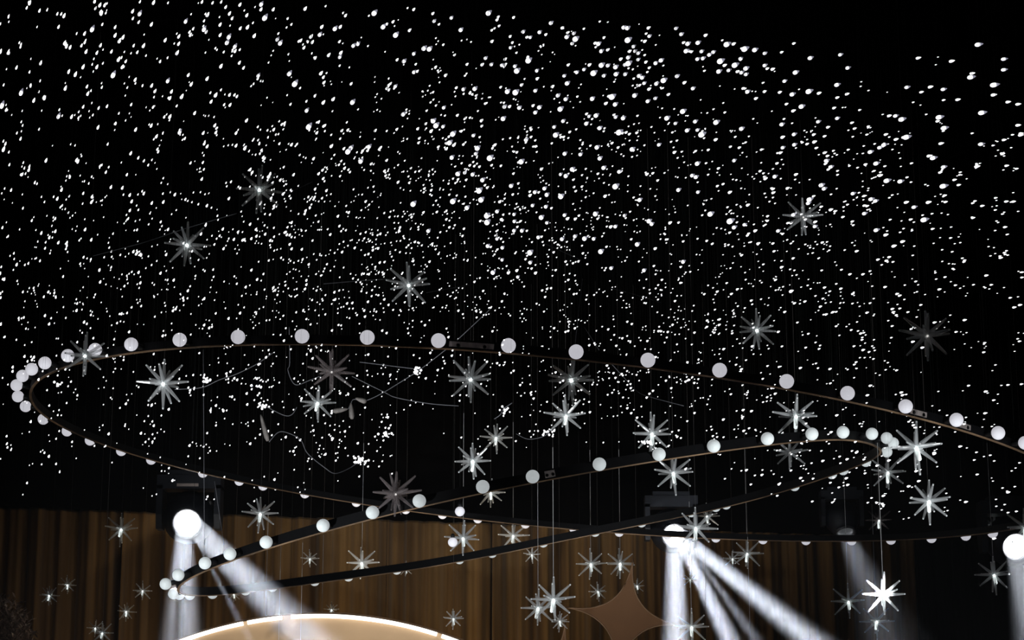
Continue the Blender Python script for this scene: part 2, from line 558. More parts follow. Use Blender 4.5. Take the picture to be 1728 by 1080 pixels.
def ring(which, pix, name, label, gmat, harm, band_dn, band_up, joints_and_lit, off=0.122):
    c, nrm, R = RINGS[which]
    nrm = nrm.normalized()
    u = Vector((0, 1, 0)).cross(nrm).normalized()
    v = nrm.cross(u)
    th, rr, zz = [], [], []
    for px, py in pix:
        d = ray(px, py)
        s = (c - CAM).dot(nrm) / d.dot(nrm)
        p = CAM + d * s - c
        t = math.atan2(p.dot(v), p.dot(u))
        q = c + (u * math.cos(t) + v * math.sin(t)) * R      # nearest place on the round ring gives the distance
        k = q.y / d.y
        g = CAM + d * k - c
        th.append(t)
        rr.append(math.hypot(g.dot(u), g.dot(v)))
        zz.append(g.dot(nrm))
    th = np.array(th)

    def basis(t):
        t = np.atleast_1d(t)
        cols = [np.ones_like(t)]
        for h in range(1, harm + 1):
            cols += [np.cos(h * t), np.sin(h * t)]
        return np.stack(cols, 1)
    A = basis(th)
    reg = np.diag([0.0] + [0.0012 * h ** 4 for h in range(1, harm + 1) for _ in (0, 1)])
    cz = np.linalg.solve(A.T @ A + reg, A.T @ np.array(zz))
    cr = np.linalg.solve(A.T @ A + reg * 3, A.T @ np.array(rr))

    def pos(t, dr=0.0, dz=0.0):
        bb = basis(t)[0]
        rad = float(bb @ cr) + dr
        return c + (u * math.cos(t) + v * math.sin(t)) * rad + nrm * (float(bb @ cz) + dz)
    root = empty(name, pos(0))
    tag(root, label, 'chandelier', 'ring chandeliers with globe bulbs')
    o0 = root.location.copy()
    # band: rectangular section swept round
    N = 220

    def sweep(sec, lo=0.0, hi=2 * math.pi, n=N, closed=True):
        b = MB()
        m = len(sec)
        cnt = n if closed else n + 1
        vs = []
        for i in range(cnt):
            t = lo + (hi - lo) * i / n
            for dr, dz in sec:
                vs.append(pos(t, dr, dz) - o0)
        fs = []
        for i in range(n):
            j = (i + 1) % cnt
            for k in range(m):
                fs.append((i * m + k, i * m + (k + 1) % m, j * m + (k + 1) % m, j * m + k))
        if not closed:
            fs.append(tuple(range(m)))
            fs.append(tuple(n * m + k for k in reversed(range(m))))
        b.add(vs, fs)
        return b
    w = 0.012
    sweep([(-off - w, -band_dn), (-off + w, -band_dn), (-off + w, band_up), (-off - w, band_up)]).build('rail_band', M['rail'], root)
    sweep([(-off - w + .002, -band_dn - 0.008), (-off + w - .002, -band_dn - 0.008), (-off + w - .002, -band_dn), (-off - w + .002, -band_dn)]).build('trim_strip', M['trim'], root)
    for px, half in joints_and_lit:
        # plate on the outer rail face at the given place: joints and stand-ins for lit rail
        best = min(range(720), key=lambda k: (project(pos(k * math.pi / 360))[0] - px[0]) ** 2 + (project(pos(k * math.pi / 360))[1] - px[1]) ** 2)
        t = best * math.pi / 360
        jp = sweep([(-off + w, -band_dn + 0.012), (-off + w + 0.006, -band_dn + 0.012), (-off + w + 0.006, band_up - 0.012), (-off + w, band_up - 0.012)], t - half, t + half, 6, False).build('joint_and_lit_plate', M['plate'], root)
        for s in (-0.6, 0.6):
            bm_ = MB()
            out = (u * math.cos(t + half * s) + v * math.sin(t + half * s)).normalized()
            mt = Matrix.Translation(pos(t + half * s, -off + w + 0.006) - o0) @ out.to_track_quat('Z', 'Y').to_matrix().to_4x4()
            bm_.lathe([(0.012, 0), (0.012, 0.006), (0.006, 0.010)], 8, mat=mt)
            bm_.build('bolt', M['rail'], jp)
    # globes with sockets
    gb = MB()
    prof = [(0.05 * math.sin(a), -0.05 * math.cos(a)) for a in [math.pi * (k + 0.35) / 12.7 for k in range(13)]]
    gb.lathe(prof, 20)
    gme = gb.mesh('globe_bulb', [gmat])
    sb = MB()
    sb.lathe([(0.020, -0.108), (0.022, -0.060), (0.022, -0.050), (0.017, -0.044)], 10)
    sme = sb.mesh('socket', [M['socket']])
    for t in sorted(th):
        p = pos(t)
        out = (u * math.cos(t) + v * math.sin(t)).normalized()
        q = out.to_track_quat('Z', 'Y')
        g = obj('globe_bulb', gme, root, p - o0, q)
        obj('socket', sme, g)
    # suspension cables up to the ceiling
    for k in range(6):
        t = k * math.pi / 3 + 0.35
        p = pos(t, -off, band_up) - o0
        cb = MB()
        cb.tube([p, Vector((p.x, p.y, CEIL - o0.z))], 0.0014, 5)
        cb.build('suspension_cable', M['wire_dark'], root)
    return root, pos


ring1, pos1 = ring(1, G1, 'ring_chandelier', 'big upper ring of white globe bulbs on a black rail, nearly level', M['globe'], 3, 0.024, 0.036,
                   [((790, 572), 0.034), ((1568, 697), 0.018), ((1645, 720), 0.020), ((562, 834), 0.008)])  # the two plates toward the right stand in for light on the rail
ring2, pos2 = ring(2, G2, 'ring_chandelier', 'smaller lower ring of globe bulbs on a thick black rail, tilted down to the left', M['globe_cool'], 7, 0.030, 0.044,
                   [((930, 799), 0.012)])


# ------------------------------------------------------------------ two loose globe pendants
def pendant(px, py, d, label):
    p = at(px, py, d)
    root = empty('globe_pendant', p)
    tag(root, label, 'pendant')
    g = MB()
    g.lathe([(0.042 * math.sin(a), -0.042 * math.cos(a)) for a in [math.pi * (k + 0.35) / 12.7 for k in range(13)]], 20)
    g.build('globe_bulb', M['globe'], root)
    s = MB()
    s.lathe([(0.017, 0.038), (0.018, 0.06), (0.010, 0.075)], 10)
    s.build('socket', M['socket'], root)
    w = MB()
    w.tube([(0, 0, 0.075), (0, 0, CEIL - p.z)], 0.0012, 5)
    w.build('cord', M['wire_dark'], root)


pendant(776, 863, 18.2, 'single white globe pendant just above the starburst at the ring crossing')
pendant(764, 915, 18.6, 'single white globe pendant half hidden behind a starburst above the lower rail')

# ------------------------------------------------------------------ acrylic starbursts
SPK = {}


def spike_mesh(kind):
    if kind not in SPK:
        b = MB()
        b.lathe([(0.055, 0.03), (0.086, 0.15), (0.072, 0.5), (0.042, 0.94), (0.032, 1.0)], 6, smooth=False, mis=[0, 0, 0, 1, 1])
        SPK[kind] = b.mesh('spike', [M['spike'] if kind == 'clear' else M['spike_smoke'], M['tip'] if kind == 'clear' else M['spike_smoke']])
    return SPK[kind]


def simple(name, m, prof, n=10):
    b = MB()
    b.lathe(prof, n)
    return b.mesh(name, [m])


ball = lambda r, k=7: [(r * math.sin(a), -r * math.cos(a)) for a in [math.pi * (i + 0.3) / (k - 0.4) for i in range(k)]]
HUB = simple('hub', M['hub'], ball(0.105), 10)
CORE = {k: simple('led_core', M[m], ball(0.062, 5), 8) for k, m in (('b', 'core'), ('m', 'core_mid'), ('d', 'core_dim'))}
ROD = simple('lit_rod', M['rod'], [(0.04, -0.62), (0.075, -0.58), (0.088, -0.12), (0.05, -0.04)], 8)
CAPM = simple('hanging_loop', M['plate'], [(0.02, 0.10), (0.03, 0.13), (0.012, 0.17)], 6)
wb = MB()
wb.tube([(0, 0, 0), (0, 0, 1)], 1.0, 5)
WIRE = wb.mesh('wire', [M['wire']])
STRAND = wb.mesh('lit_bead_strand', [M['strand']])
bd = MB()
bd.lathe(ball(0.0055, 5), 6)
BEAD = bd.mesh('bead', [M['tip']])

DIRS = [(0, 90), (0, -90)] + [(a, 43) for a in (0, 90, 180, 270)] + [(a, -43) for a in (0, 90, 180, 270)] + [(a, 3) for a in (12, 72, 132, 192, 252, 312)]


def starburst(px, py, size_px, core, label, small=False, kind='clear', yaw=None, dia=None):
    D = dia or (0.215 if small else 0.375)
    d = min(max(F * D / size_px, 14.0), 23.6)
    D = size_px * d / F
    p = at(px, py, d)
    root = empty('starburst', p)
    tag(root, label, 'starburst', 'hanging acrylic starbursts')
    L = D / 2
    rs = random.Random(int(px * 31 + py))
    yaw = rs.uniform(-14, 14) if yaw is None else yaw
    me = spike_mesh(kind)
    fat = L * 1.12 if small else L
    for az, el in DIRS:
        az = az + yaw + rs.uniform(-5, 5)
        el = el + rs.uniform(-6, 6)
        v = Vector((math.cos(math.radians(el)) * math.cos(math.radians(az)), math.cos(math.radians(el)) * math.sin(math.radians(az)), math.sin(math.radians(el))))
        obj('spike', me, root, (0, 0, 0), v.to_track_quat('Z', 'Y'), (fat, fat, L * rs.uniform(0.88, 1.06)))
    obj('hub', HUB, root, scale=(L, L, L))
    cs = L * (1.0 if core != 'd' else 0.7)
    obj('led_core', CORE[core], root, (0, -L * 0.10, -L * 0.05), scale=(cs, cs, cs))
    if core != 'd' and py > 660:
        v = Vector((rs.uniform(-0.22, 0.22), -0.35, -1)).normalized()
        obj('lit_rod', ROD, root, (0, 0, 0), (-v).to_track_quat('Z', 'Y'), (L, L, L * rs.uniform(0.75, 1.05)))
    obj('hanging_loop', CAPM, root, scale=(L, L, L))
    hgt = CEIL - p.z - L * 0.17
    wr = 0.0023 if py > 895 and not small else 0.0010  # low wires get the thicker, pale strand that imitates stage light on them
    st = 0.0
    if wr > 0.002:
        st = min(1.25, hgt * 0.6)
        obj('lit_bead_strand', STRAND, root, (0, 0, L * 0.17), scale=(wr, wr, st))
    obj('wire', WIRE, root, (0, 0, L * 0.17 + st), scale=(0.0008, 0.0008, hgt - st))
    return root


STARS = [
    (438, 320, 86, 'b', 'clear starburst high in the upper left, upper one of the pair there', {}),
    (316, 413, 84, 'b', 'clear starburst in the upper left, lower one of the pair there', {}),
    (690, 481, 84, 'm', 'large grey starburst alone above the ring at the centre left', {}),
    (1355, 366, 76, 'd', 'faint starburst high on the right among big bulbs', {}),
    (1277, 557, 74, 'b', 'clear starburst above the upper ring on the right with a bright centre', {}),
    (1564, 566, 96, 'd', 'wide faint starburst above the upper ring near the right edge', {}),
    (144, 600, 80, 'm', 'grey starburst in front of two globes at the left end of the upper ring', {'dia': 0.335}),
    (276, 647, 88, 'b', 'clear starburst inside the left end of the upper ring', {}),
    (560, 627, 86, 'd', 'smoky brown starburst just under the upper ring', {'kind': 'smoke'}),
    (536, 680, 68, 'b', 'bright starburst directly below the smoky brown one', {}),
    (794, 640, 84, 'm', 'clear starburst below the steel joint of the upper ring', {}),
    (964, 641, 88, 'b', 'bright starburst just under the near arc, upper one of a stacked pair', {}),
    (955, 702, 74, 'b', 'bright starburst just under another one below the near arc', {}),
    (1100, 732, 75, 'b', 'starburst touching a globe of the tilted ring from above', {}),
    (837, 739, 56, 'b', 'small starburst in the middle of the upper ring, upper of two close ones', {}),
    (798, 778, 70, 'b', 'starburst in the middle of the upper ring above a globe of the lower ring', {}),
    (828, 831, 54, 'm', 'starburst half hidden behind a globe of the lower ring at its middle', {}),
    (668, 833, 86, 'd', 'smoky dark starburst beside a globe where the two rings cross', {'kind': 'smoke'}),
    (1343, 702, 82, 'b', 'starburst above the right end of the tilted ring', {}),
    (1333, 763, 64, 'd', 'greenish faint starburst inside the right end of the tilted ring', {}),
    (1546, 755, 92, 'b', 'brilliant wide starburst just right of the tilted ring end', {}),
    (1498, 797, 66, 'm', 'starburst directly below the right end of the tilted ring', {}),
    (1567, 846, 80, 'b', 'bright starburst on the right under the brilliant wide one', {}),
    (1483, 878, 50, 'm', 'small brownish starburst on a wire at the far rail on the right', {'kind': 'smoke'}),
    (1677, 887, 52, 'm', 'starburst crossed by the rail close to the right edge spotlight', {}),
    (1677, 970, 66, 'm', 'clear starburst hanging low beside the right edge spotlight', {}),
    (1730, 890, 72, 'b', 'starburst cut by the right edge in front of the spotlight', {}),
    (1431.5, 1015, 62, 'm', 'clear starburst at the lower right, left one of a group of three', {}),
    (1490.6, 1004, 76, 'b', 'brightest white starburst at the lower right in a group of three', {}),
    (1479, 1049, 58, 'b', 'starburst at the lower right, lowest of a group of three', {}),
    (1136, 798, 76, 'm', 'large many-spiked starburst above the middle spotlight', {}),
    (1174, 891, 74, 'b', 'brilliant starburst overlapping the right of the middle spotlight', {}),
    (1193, 871, 48, 'm', 'starburst just behind the brilliant one at the middle spotlight', {}),
    (1261, 934, 56, 'm', 'greenish starburst on twin wires right of the middle spotlight', {}),
    (1236, 943, 32, 'm', 'tiny starburst beside the greenish one on twin wires', {'small': True}),
    (1165, 978, 26, 'm', 'tiny faint starburst inside the middle spotlight beams', {'small': True}),
    (1167, 1058, 62, 'b', 'starburst at the bottom between the middle spotlight beams', {}),
    (997, 952, 54, 'b', 'starburst over the tan star board, left one of a pair side by side', {}),
    (1046.5, 951, 54, 'b', 'starburst over the tan star board, right one of a pair side by side', {}),
    (1009, 998, 33, 'm', 'tiny starburst above the left arm of the tan star board', {'small': True}),
    (1075, 989, 27, 'b', 'tiny starburst beside the top point of the tan star board', {'small': True}),
    (934, 1012, 76, 'b', 'large starburst at the left tip of the tan star board', {}),
    (908, 1026, 64, 'b', 'starburst left of and overlapping the large one at the star board tip', {}),
    (944.5, 1048, 35, 'm', 'tiny starburst below the large one at the star board tip', {'small': True}),
    (897.6, 936, 30, 'm', 'tiny starburst under the lower ring rail at the centre', {'small': True}),
    (866, 904, 54, 'm', 'starburst just above the lower ring rail at the centre', {}),
    (781.5, 908, 63, 'm', 'starburst in front of a hidden globe above the lower ring rail', {}),
    (610.5, 950, 60, 'm', 'starburst hanging in front of the thick lower rail left of centre', {}),
    (523, 943, 31, 'm', 'tiny greenish starburst in the gap between the two lower rails', {'small': True}),
    (559.5, 1029, 27, 'b', 'tiny starburst on top of the glowing arch', {'small': True}),
    (685, 960, 26, 'm', 'tiny starburst peeking under the thick lower rail', {'small': True}),
    (765, 1044, 36, 'm', 'tiny starburst at the right foot of the glowing arch', {'small': True}),
    (447.5, 1062, 52, 'b', 'starburst hanging in front of the left shoulder of the glowing arch', {}),
    (439.5, 867, 64, 'b', 'starburst right of the left spotlight', {}),
    (205, 893, 59, 'm', 'starburst left of the left spotlight, in front of the curtain top', {}),
    (241, 997, 34, 'm', 'tiny starburst left of the lower ring end', {'small': True}),
    (213, 1032, 33, 'b', 'tiny starburst at the dark gap between two curtain panels', {'small': True}),
    (114, 987, 32, 'b', 'tiny starburst at the far left, upper one of a pair', {'small': True}),
    (83, 1005, 35, 'b', 'tiny starburst at the far left, lower one of a pair', {'small': True}),
    (161, 1060, 30, 'b', 'tiny brilliant starburst at the bottom left, upper one of two touching', {'small': True}),
    (173, 1068, 40, 'm', 'small starburst at the bottom left, lower one of two touching', {'small': True}),
    (395, 1003, 27, 'b', 'tiny starburst under the left end of the thick lower rail', {'small': True}),
    (542, 1098, 42, 'm', 'starburst over the arch of which only the top shows at the frame bottom', {}),
    (469, 1125, 50, 'm', 'pale bead strand left of the arch crown, its starburst out of the frame', {'dia': 0.3}),
    (506, 1130, 50, 'm', 'pale bead strand at the arch crown, its starburst out of the frame', {'dia': 0.3}),
    (1267, 1120, 50, 'm', 'right one of the twin bead strands, its starburst out of the frame', {'dia': 0.3}),
]
for px, py, s, core, lab, kw in STARS:
    starburst(px, py, s, core, lab, **kw)

# ------------------------------------------------------------------ spotlights on the truss, with their beams
HZ = 0


def moving_head(px, py, d, aim, lens_r, beams, label, lit=True, plate=False):
    p = at(px, py, d)
    root = empty('moving_head_spotlight', p)
    tag(root, label, 'spotlight', 'moving head spotlights')
    ax = Vector(aim).normalized()
    q = ax.to_track_quat('Z', 'Y').to_matrix().to_4x4()
    k = lens_r / 0.14
    b = MB()   # head body: bell turned about the beam axis (z forward, lens at 0)
    b.lathe([(0.12 * k, -0.56 * k), (0.22 * k, -0.52 * k), (0.295 * k, -0.40 * k), (0.297 * k, -0.20 * k), (0.225 * k, -0.06 * k), (0.185 * k, 0.0)], 24, mat=q)
    b.build('head_body', M['housing'], root)
    b = MB()
    b.lathe([(0.172 * k, -0.03 * k), (0.180 * k, 0.045 * k), (0.165 * k, 0.045 * k), (0.150 * k, 0.008 * k)], 28, mat=q, cap=False)
    b.build('bezel', M['bezel'], root)
    b = MB()
    b.lathe([(0.152 * k, 0.002 * k), (0.135 * k, 0.022 * k), (0.09 * k, 0.036 * k), (0.03 * k, 0.042 * k)], 9, smooth=False, mat=q)
    b.build('lens', M['lens'] if lit else M['lens_dim'], root)
    cen = ax * (-0.28 * k)
    for sgn in (-1, 1):   # the two yoke arms, tapered to a chamfered foot
        b = MB()
        xs = cen.x + sgn * 0.335 * k
        pr = [(-0.10, -0.14), (0.10, -0.14), (0.15, 0.02), (0.15, 0.36), (-0.15, 0.36), (-0.15, 0.02)]
        vs = [(xs + e * 0.035 * k, cen.y + a * k, cen.z + c * k) for e in (-1, 1) for a, c in pr]
        fs = [tuple(range(6)), tuple(reversed(range(6, 12)))] + [((n + 1) % 6, n, 6 + n, 6 + (n + 1) % 6) for n in range(6)]
        b.add(vs, fs)
        b.build('yoke_arm', M['housing'], root)
    b = MB()
    b.box((cen.x, cen.y, cen.z + 0.40 * k), (0.74 * k, 0.30 * k, 0.16 * k))
    b.box((cen.x, cen.y, cen.z + 0.51 * k), (0.52 * k, 0.26 * k, 0.06 * k))
    bs = b.build('base', M['housing'], root)
    if plate:
        b = MB()
        b.box((cen.x - 0.01, cen.y - 0.155 * k, cen.z + 0.36 * k), (0.25 * k, 0.012, 0.034 * k))
        b.build('label_strip', M['label_plate'], bs)
    b = MB()   # drop rod to the ceiling
    b.tube([(cen.x, cen.y, cen.z + 0.52 * k), (cen.x, cen.y, CEIL - p.z)], 0.014, 8)
    b.build('drop_rod', M['rail'], root)
    bpy.context.view_layer.update()
    for (tx, ty, td, w, spread, dia, ox) in beams:
        tgt = at(tx, ty, td)
        o = p + Vector((ox, 0, 0))
        o = o + (tgt - o).normalized() * (0.07 * k)
        l = bpy.data.lights.new('beam_light', 'AREA')
        l.shape = 'DISK'
        l.size = dia
        l.spread = math.radians(spread)
        l.energy = w
        l.color = (0.90, 0.94, 1.0)
        lo = bpy.data.objects.new('beam_light', l)
        C.objects.link(lo)
        lo.location = o
        look(lo, tgt)
        bpy.context.view_layer.update()
        lo.parent = root
        lo.matrix_parent_inverse = root.matrix_world.inverted()
    return root


BW = 280
moving_head(316, 882, 22.6, (0.06, -0.95, -0.34), 0.130,
            [(306, 1080, 16.6, BW * 0.75, 2.2, 0.18, -0.03), (500, 1058, 17.6, BW * 1.3, 2.4, 0.22, 0.03), (412, 1062, 18.0, BW * 0.05, 0.8, 0.03, 0.0)],
            'lit spotlight at the left over the lower ring end', plate=True)
moving_head(1137, 903, 23.2, (0.06, -0.95, -0.34), 0.110,
            [(1140, 1080, 17.6, BW * 1.4, 1.2, 0.18, 0.0), (1232, 1080, 18.0, BW * 0.9, 1.2, 0.12, 0.04), (1372, 1080, 17.8, BW * 1.5, 1.8, 0.16, 0.08), (1276, 1080, 18.0, BW * 0.10, 1.2, 0.05, 0.08)],
            'lit spotlight at the middle behind the far rail of the upper ring')
moving_head(1714, 922, 22.8, (-0.02, -0.95, -0.34), 0.125,
            [(1746, 1080, 17.6, BW * 0.4, 2.5, 0.22, 0.0)],
            'lit spotlight cut by the right edge of the picture')
moving_head(1426, 897, 23.8, (0.10, -0.45, -0.85), 0.09,
            [(1506, 1080, 14.6, BW * 0.16, 2.5, 0.16, 0.0)],
            'dark spotlight hidden behind the far rail above the group of three starbursts', lit=False)

# thin stage haze that the beams show up in
hb = MB()
x0, x1, y0, y1, z0, z1 = -8.5, 9.5, 13.0, 24.6, 0.05, 5.0
vs = [(x0, y0, z0), (x1, y0, z0), (x1, wall_y(x1) - 0.6, z0), (x0, wall_y(x0) - 0.6, z0)]
vs += [(a, b_, z1) for a, b_, _ in vs]
hb.add(vs, [(3, 2, 1, 0), (4, 5, 6, 7), (0, 1, 5, 4), (1, 2, 6, 5), (2, 3, 7, 6), (3, 0, 4, 7)])
hm = bpy.data.materials.new('thin_haze')
hm.use_nodes = True
nt = hm.node_tree
nt.nodes.remove(nt.nodes['Principled BSDF'])
vsn = nt.nodes.new('ShaderNodeVolumeScatter')
vsn.inputs['Color'].default_value = (0.93, 0.95, 1.0, 1)
vsn.inputs['Density'].default_value = 0.0012
nt.links.new(vsn.outputs[0], nt.nodes['Material Output'].inputs['Volume'])
hm.cycles.homogeneous_volume = True
hm.cycles.volume_sampling = 'MULTIPLE_IMPORTANCE'
hz = hb.build('haze', hm)
tag(hz, 'thin stage haze that shows the spotlight beams', 'haze', None, 'stuff')


# ------------------------------------------------------------------ loose cables and light bundles between the rings
def cable(pts, d, label, r=0.0035, m='cable', plugs=()):
    P = smooth_path([at(x, y, d) for x, y in pts])
    b = MB()
    b.tube(P, r, 5)
    root = b.build('loose_cable', M[m])
    tag(root, label, 'cable', 'loose cables among the lights')
    for (x, y, x2, y2) in plugs:
        a, e = at(x, y, d), at(x2, y2, d)
        q = (e - a).to_track_quat('Z', 'Y').to_matrix().to_4x4()
        L = (e - a).length
        pb = MB()
        pb.lathe([(0.005, 0), (0.012, 0.15 * L), (0.020, 0.5 * L), (0.022, 0.85 * L), (0.012, L)], 8, mat=Matrix.Translation(a) @ q)
        pb.build('plug', M['plug'], root)


cable([(461, 595), (432, 615), (397, 632), (370, 641), (340, 654), (295, 657)], 17.5, 'thin grey cable drooping right of the starburst inside the left ring end')
cable([(488, 552), (489, 612), (486, 625), (498, 649), (522, 642), (542, 634)], 17.2, 'hooked thin cable left of the smoky brown starburst')
cable([(594, 635), (647, 661), (669, 671), (724, 681), (774, 685)], 16.8, 'sagging cable running right from the smoky brown starburst')
cable([(829, 520), (782, 564), (762, 582), (724, 612), (704, 627), (669, 649), (644, 664), (617, 676), (597, 674), (592, 682), (588, 690)], 17.4, 'long cable slanting down from the steel joint to a plug',
      plugs=[(600, 672, 618, 678), (592, 680, 594, 707), (587, 690, 562, 694)])
cable([(607, 611), (672, 619), (697, 622)], 17.5, 'short nearly level cable left of the small round light bundle')
cable([(442, 682), (477, 700), (492, 700), (501, 687)], 17.6, 'short drooping cable below and left of the bright starburst under the smoky one')
cable([(454, 746), (469, 730), (484, 730), (507, 742), (519, 765), (549, 790), (566, 799), (590, 790), (605, 779)], 17.8, 'curling cable from a grey plug down to the wide light bundle',
      plugs=[(440, 700, 452, 744)])
cable([(834, 707), (844, 700), (850, 690), (864, 680)], 17.6, 'short bright cable at the small bundle right of centre')
cable([(157, 432), (195, 422), (250, 407), (312, 386), (400, 360)], 16.0, 'long slanting thread past the lower starburst in the upper left', 0.003)
cable([(546, 479), (607, 474), (652, 471)], 15.5, 'level thread left of the large grey starburst', 0.003)
cable([(719, 494), (792, 481)], 15.5, 'faint thread right of the large grey starburst', 0.002)
cable([(542, 299), (559, 272)], 14.6, 'short steep thread right of the top left starburst', 0.002)
cable([(484, 327), (527, 307)], 14.6, 'short slanting thread right of the top left starburst', 0.002)
cable([(913, 409), (939, 420), (980, 439)], 14.0, 'slanting thread above the centre of the picture', 0.0025)
cable([(1029, 486), (1071, 497), (1116, 511)], 14.5, 'faint slanting thread right of the centre', 0.002)
cable([(983, 470), (976, 530), (970, 585)], 15.2, 'steep thread above a globe of the near arc at the centre', 0.0025)
cable([(1030, 612), (1051, 635), (1076, 661), (1101, 671), (1154, 685)], 16.5, 'thin drooping cable under the near arc right of the centre', 0.0025)
cable([(986, 552), (1011, 591)], 15.6, 'short steep thread right of the globe at the centre of the near arc', 0.002)
cable([(871, 732), (891, 741), (916, 737), (929, 727)], 17.0, 'short cable hanging left of a bright bundle below the stacked starbursts', 0.002)
cable([(362, 812), (378, 920)], 19.5, 'thin slanting cord between the left spotlight and the far rail', 0.0025)
cable([(343, 590), (345, 920)], 19.0, 'straight vertical cord crossing the left spotlight', 0.003)

# ------------------------------------------------------------------ fairy lights
BIG = {
    (864, 0): '266 153,78 212,189 215,420 223,373 247,433 260,409 292,101 250,125 250,115 405,340 187,587 293,562 290,606 343,648 335,757 183,783 187,923 187,930 242,898 278,787 267,823 312,833 343,855 357,795 345,788 386,735 398,790 425,765 435,854 400,905 418,703 450,650 440,608 437,524 437,489 467,440 486,381 437,555 490,623 509,706 498,767 499,860 510,882 522,895 560,355 510,376 560,172 530,170 475,275 583,313 642,366 667,160 610,28 620,66 572,37 475,22 445,143 712,188 722,160 757,52 725,330 733,545 664,635 697,700 702,655 648,680 650,832 642,920 681,970 662,1057 637,1028 540,978 563,927 600,1118 512,1165 557,1225 595,1010 405,973 424,1190 293,1259 286,1180 342,1283 345,1335 368,1362 350,1293 392,1255 397,1455 297,1498 295,1576 328,1643 335,1710 358,1545 394,1412 410,1437 440,1510 437,1400 480,1466 473,1552 488,1583 460,1583 500,1524 482,1710 440,1593 617,1648 664,1706 617,1110 190,1146 229,1308 237,702 788,754 795,595 862,728 890,577 992,815 1005,522 783,571 777,505 832,348 815,287 855,299 908,98 942,359 1035,597 1065,465 1040,995 975,1050 795,1107 831,1158 749,1286 905,1255 876,1186 878,1553 867,1383 823,1376 942,1240 818,1098 1027',
    (432, 0): '38 25,35 62,63 115,118 62,166 287,146 263,445 180,433 230,536 190,570 180,564 280,492 370,574 355,568 382,373 245,381 283,333 57,691 294,660 305,862 177,947 232,1038 203,802 84,1205 140,1195 90,1174 327,1137 323,1068 360,1002 410,1069 484,896 575,898 605,885 595,943 580,228 493,266 560,440 493,456 520,460 556,18 507,1573 85,1637 113,1628 133,1592 203,1642 174,1594 278,1717 245,1720 320,1341 370,1385 199,1321 118,1552 390,1528 435,1591 433,1662 438,1685 433,1683 398,1281 507,1404 600,1480 596,1213 453,456 690,522 668,399 645,655 686,997 768,1270 724,1415 796,1200 813,1147 834,1219 843,1183 884,1265 852,1333 900,1470 912,1310 960,1286 1003,1337 978,1498 997,1614 977,1672 798,1680 718,1713 718,1700 615,1652 588,806 880,766 987,360 850,345 742,1487 1035,1583 1063,1325 1060,1525 850,1523 813,643 995,625 1018,510 985',
    (0, 0): '396 180,433 105,645 55,675 33,680 78,625 192,572 225,679 305,655 355,562 450,588 583,594 630,510 500,778 237,831 250,808 273,778 182,753 347,767 500,801 399,898 123,945 88,937 148,970 307,1038 15,1256 140,1402 98,1305 193,1380 193,1393 215,1197 355,1272 505,1292 567,1135 542,1364 12,1524 47,1550 90,1569 122,1487 235,1547 245,1535 283,1588 310,1623 190,1672 182,1667 102,1617 422,1645 457,1718 240,1457 640,1600 650,1315 762,1148 786,1215 888,1665 812,1655 998,1399 530,450 312,474 318,443 593,145 620,295 655,16 705,397 780,25 1005,112 455,1228 650,1493 445',
    (1296, 0): '175 293,93 352,289 390,492 368,542 457,470 571,469 658,535 634,447 728,471 797,406 858,33 466,190 487,115 546,168 635,281 615,346 628,81 622,231 717,173 747,97 838,100 925,180 905,182 975,103 995,86 1030,310 908,315 957,343 820,385 1030,865 781,908 804,820 781,941 924,866 940,797 907,787 977,758 995,695 1024,1425 300,1597 470,1533 572,1242 412,1098 586,1188 602,1283 672,1162 790,1195 863,1170 968,1375 520,1380 495,1525 640,1622 688,1690 703,1450 760,1690 845,1707 912,1594 944,1443 972,1597 398,1016 391,942 588,1120 1065,1088 1052',
    (864, 260): '66 48,200 100,410 100,330 135,367 145,123 278,141 345,157 255,222 230,238 272,231 353,334 283,201 425,238 462,357 410,376 435,428 437,16 405,18 452,16 515,70 515,180 560,340 572,428 553,493 568,554 570,125 662,125 730,34 785,41 828,160 802,603 655,672 768,700 487,668 490,763 413,567 402,946 470,928 450,1068 463,849 607,968 637,894 783,1158 725,727 117,622 90,596 27,703 215,1255 62,1219 143,1245 153,1258 255,1502 42,1712 165,1472 257,1593 343,1344 402,1478 450,1503 493,1572 475,1643 517,1663 603,630 283,865 307,1127 240,912 135',
    (432, 260): '1532 172,1563 225,1510 243,1412 123,1365 130,1465 135,1427 360,1523 305,1562 413,1564 457,1656 440,1630 385,1647 320,1629 570,1567 618,1663 712,1602 797,1705 800,1665 630,1333 315,710 45,1725 212,1166 516,1065 333,1583 23,1325 18',
    (1296, 260): '190 137,428 85,398 43,62 62,50 150,37 260,35 235,133 230,383 232,365 208,285 305,275 330,175 408,158 463,320 487,320 457,455 385,425 375,72 517,578 265,700 303,730 315,808 178,760 143,898 183,1190 86,1190 215,735 62,655 400,1085 325,1060 442,910 590,735 512,990 357,935 325,797 545,852 620,600 655,93 763,158 925,1413 83',
}


def lean(px, py):
    """how the little teardrop bulbs hang tilted across the hall: (dx, dz, length / width)"""
    ang = np.interp(px, [0, 430, 860, 1300, 1728], [72, 60, 40, 24, 8])
    el = np.interp(px, [0, 430, 860, 1300, 1728], [2.5, 2.0, 1.5, 1.75, 2.4])
    f = np.interp(py, [250, 620], [1.0, 0.35]) if px < 1200 else np.interp(py, [300, 900], [1.0, 0.7])
    el = 1 + (el - 1) * f
    a = math.radians(ang)
    return math.cos(a), math.sin(a), el


def drop(n, rings):
    """teardrop along z, unit width, tip up"""
    prof = []
    for i in range(rings):
        t = (i + 0.25) / (rings - 0.6)
        z = -0.5 + t
        rad = 0.5 * math.sin(math.pi * min(1, t ** 0.62)) ** 0.75 if t < 1 else 0.02
        prof.append((max(rad, 0.03), min(z, 0.5)))
    return prof


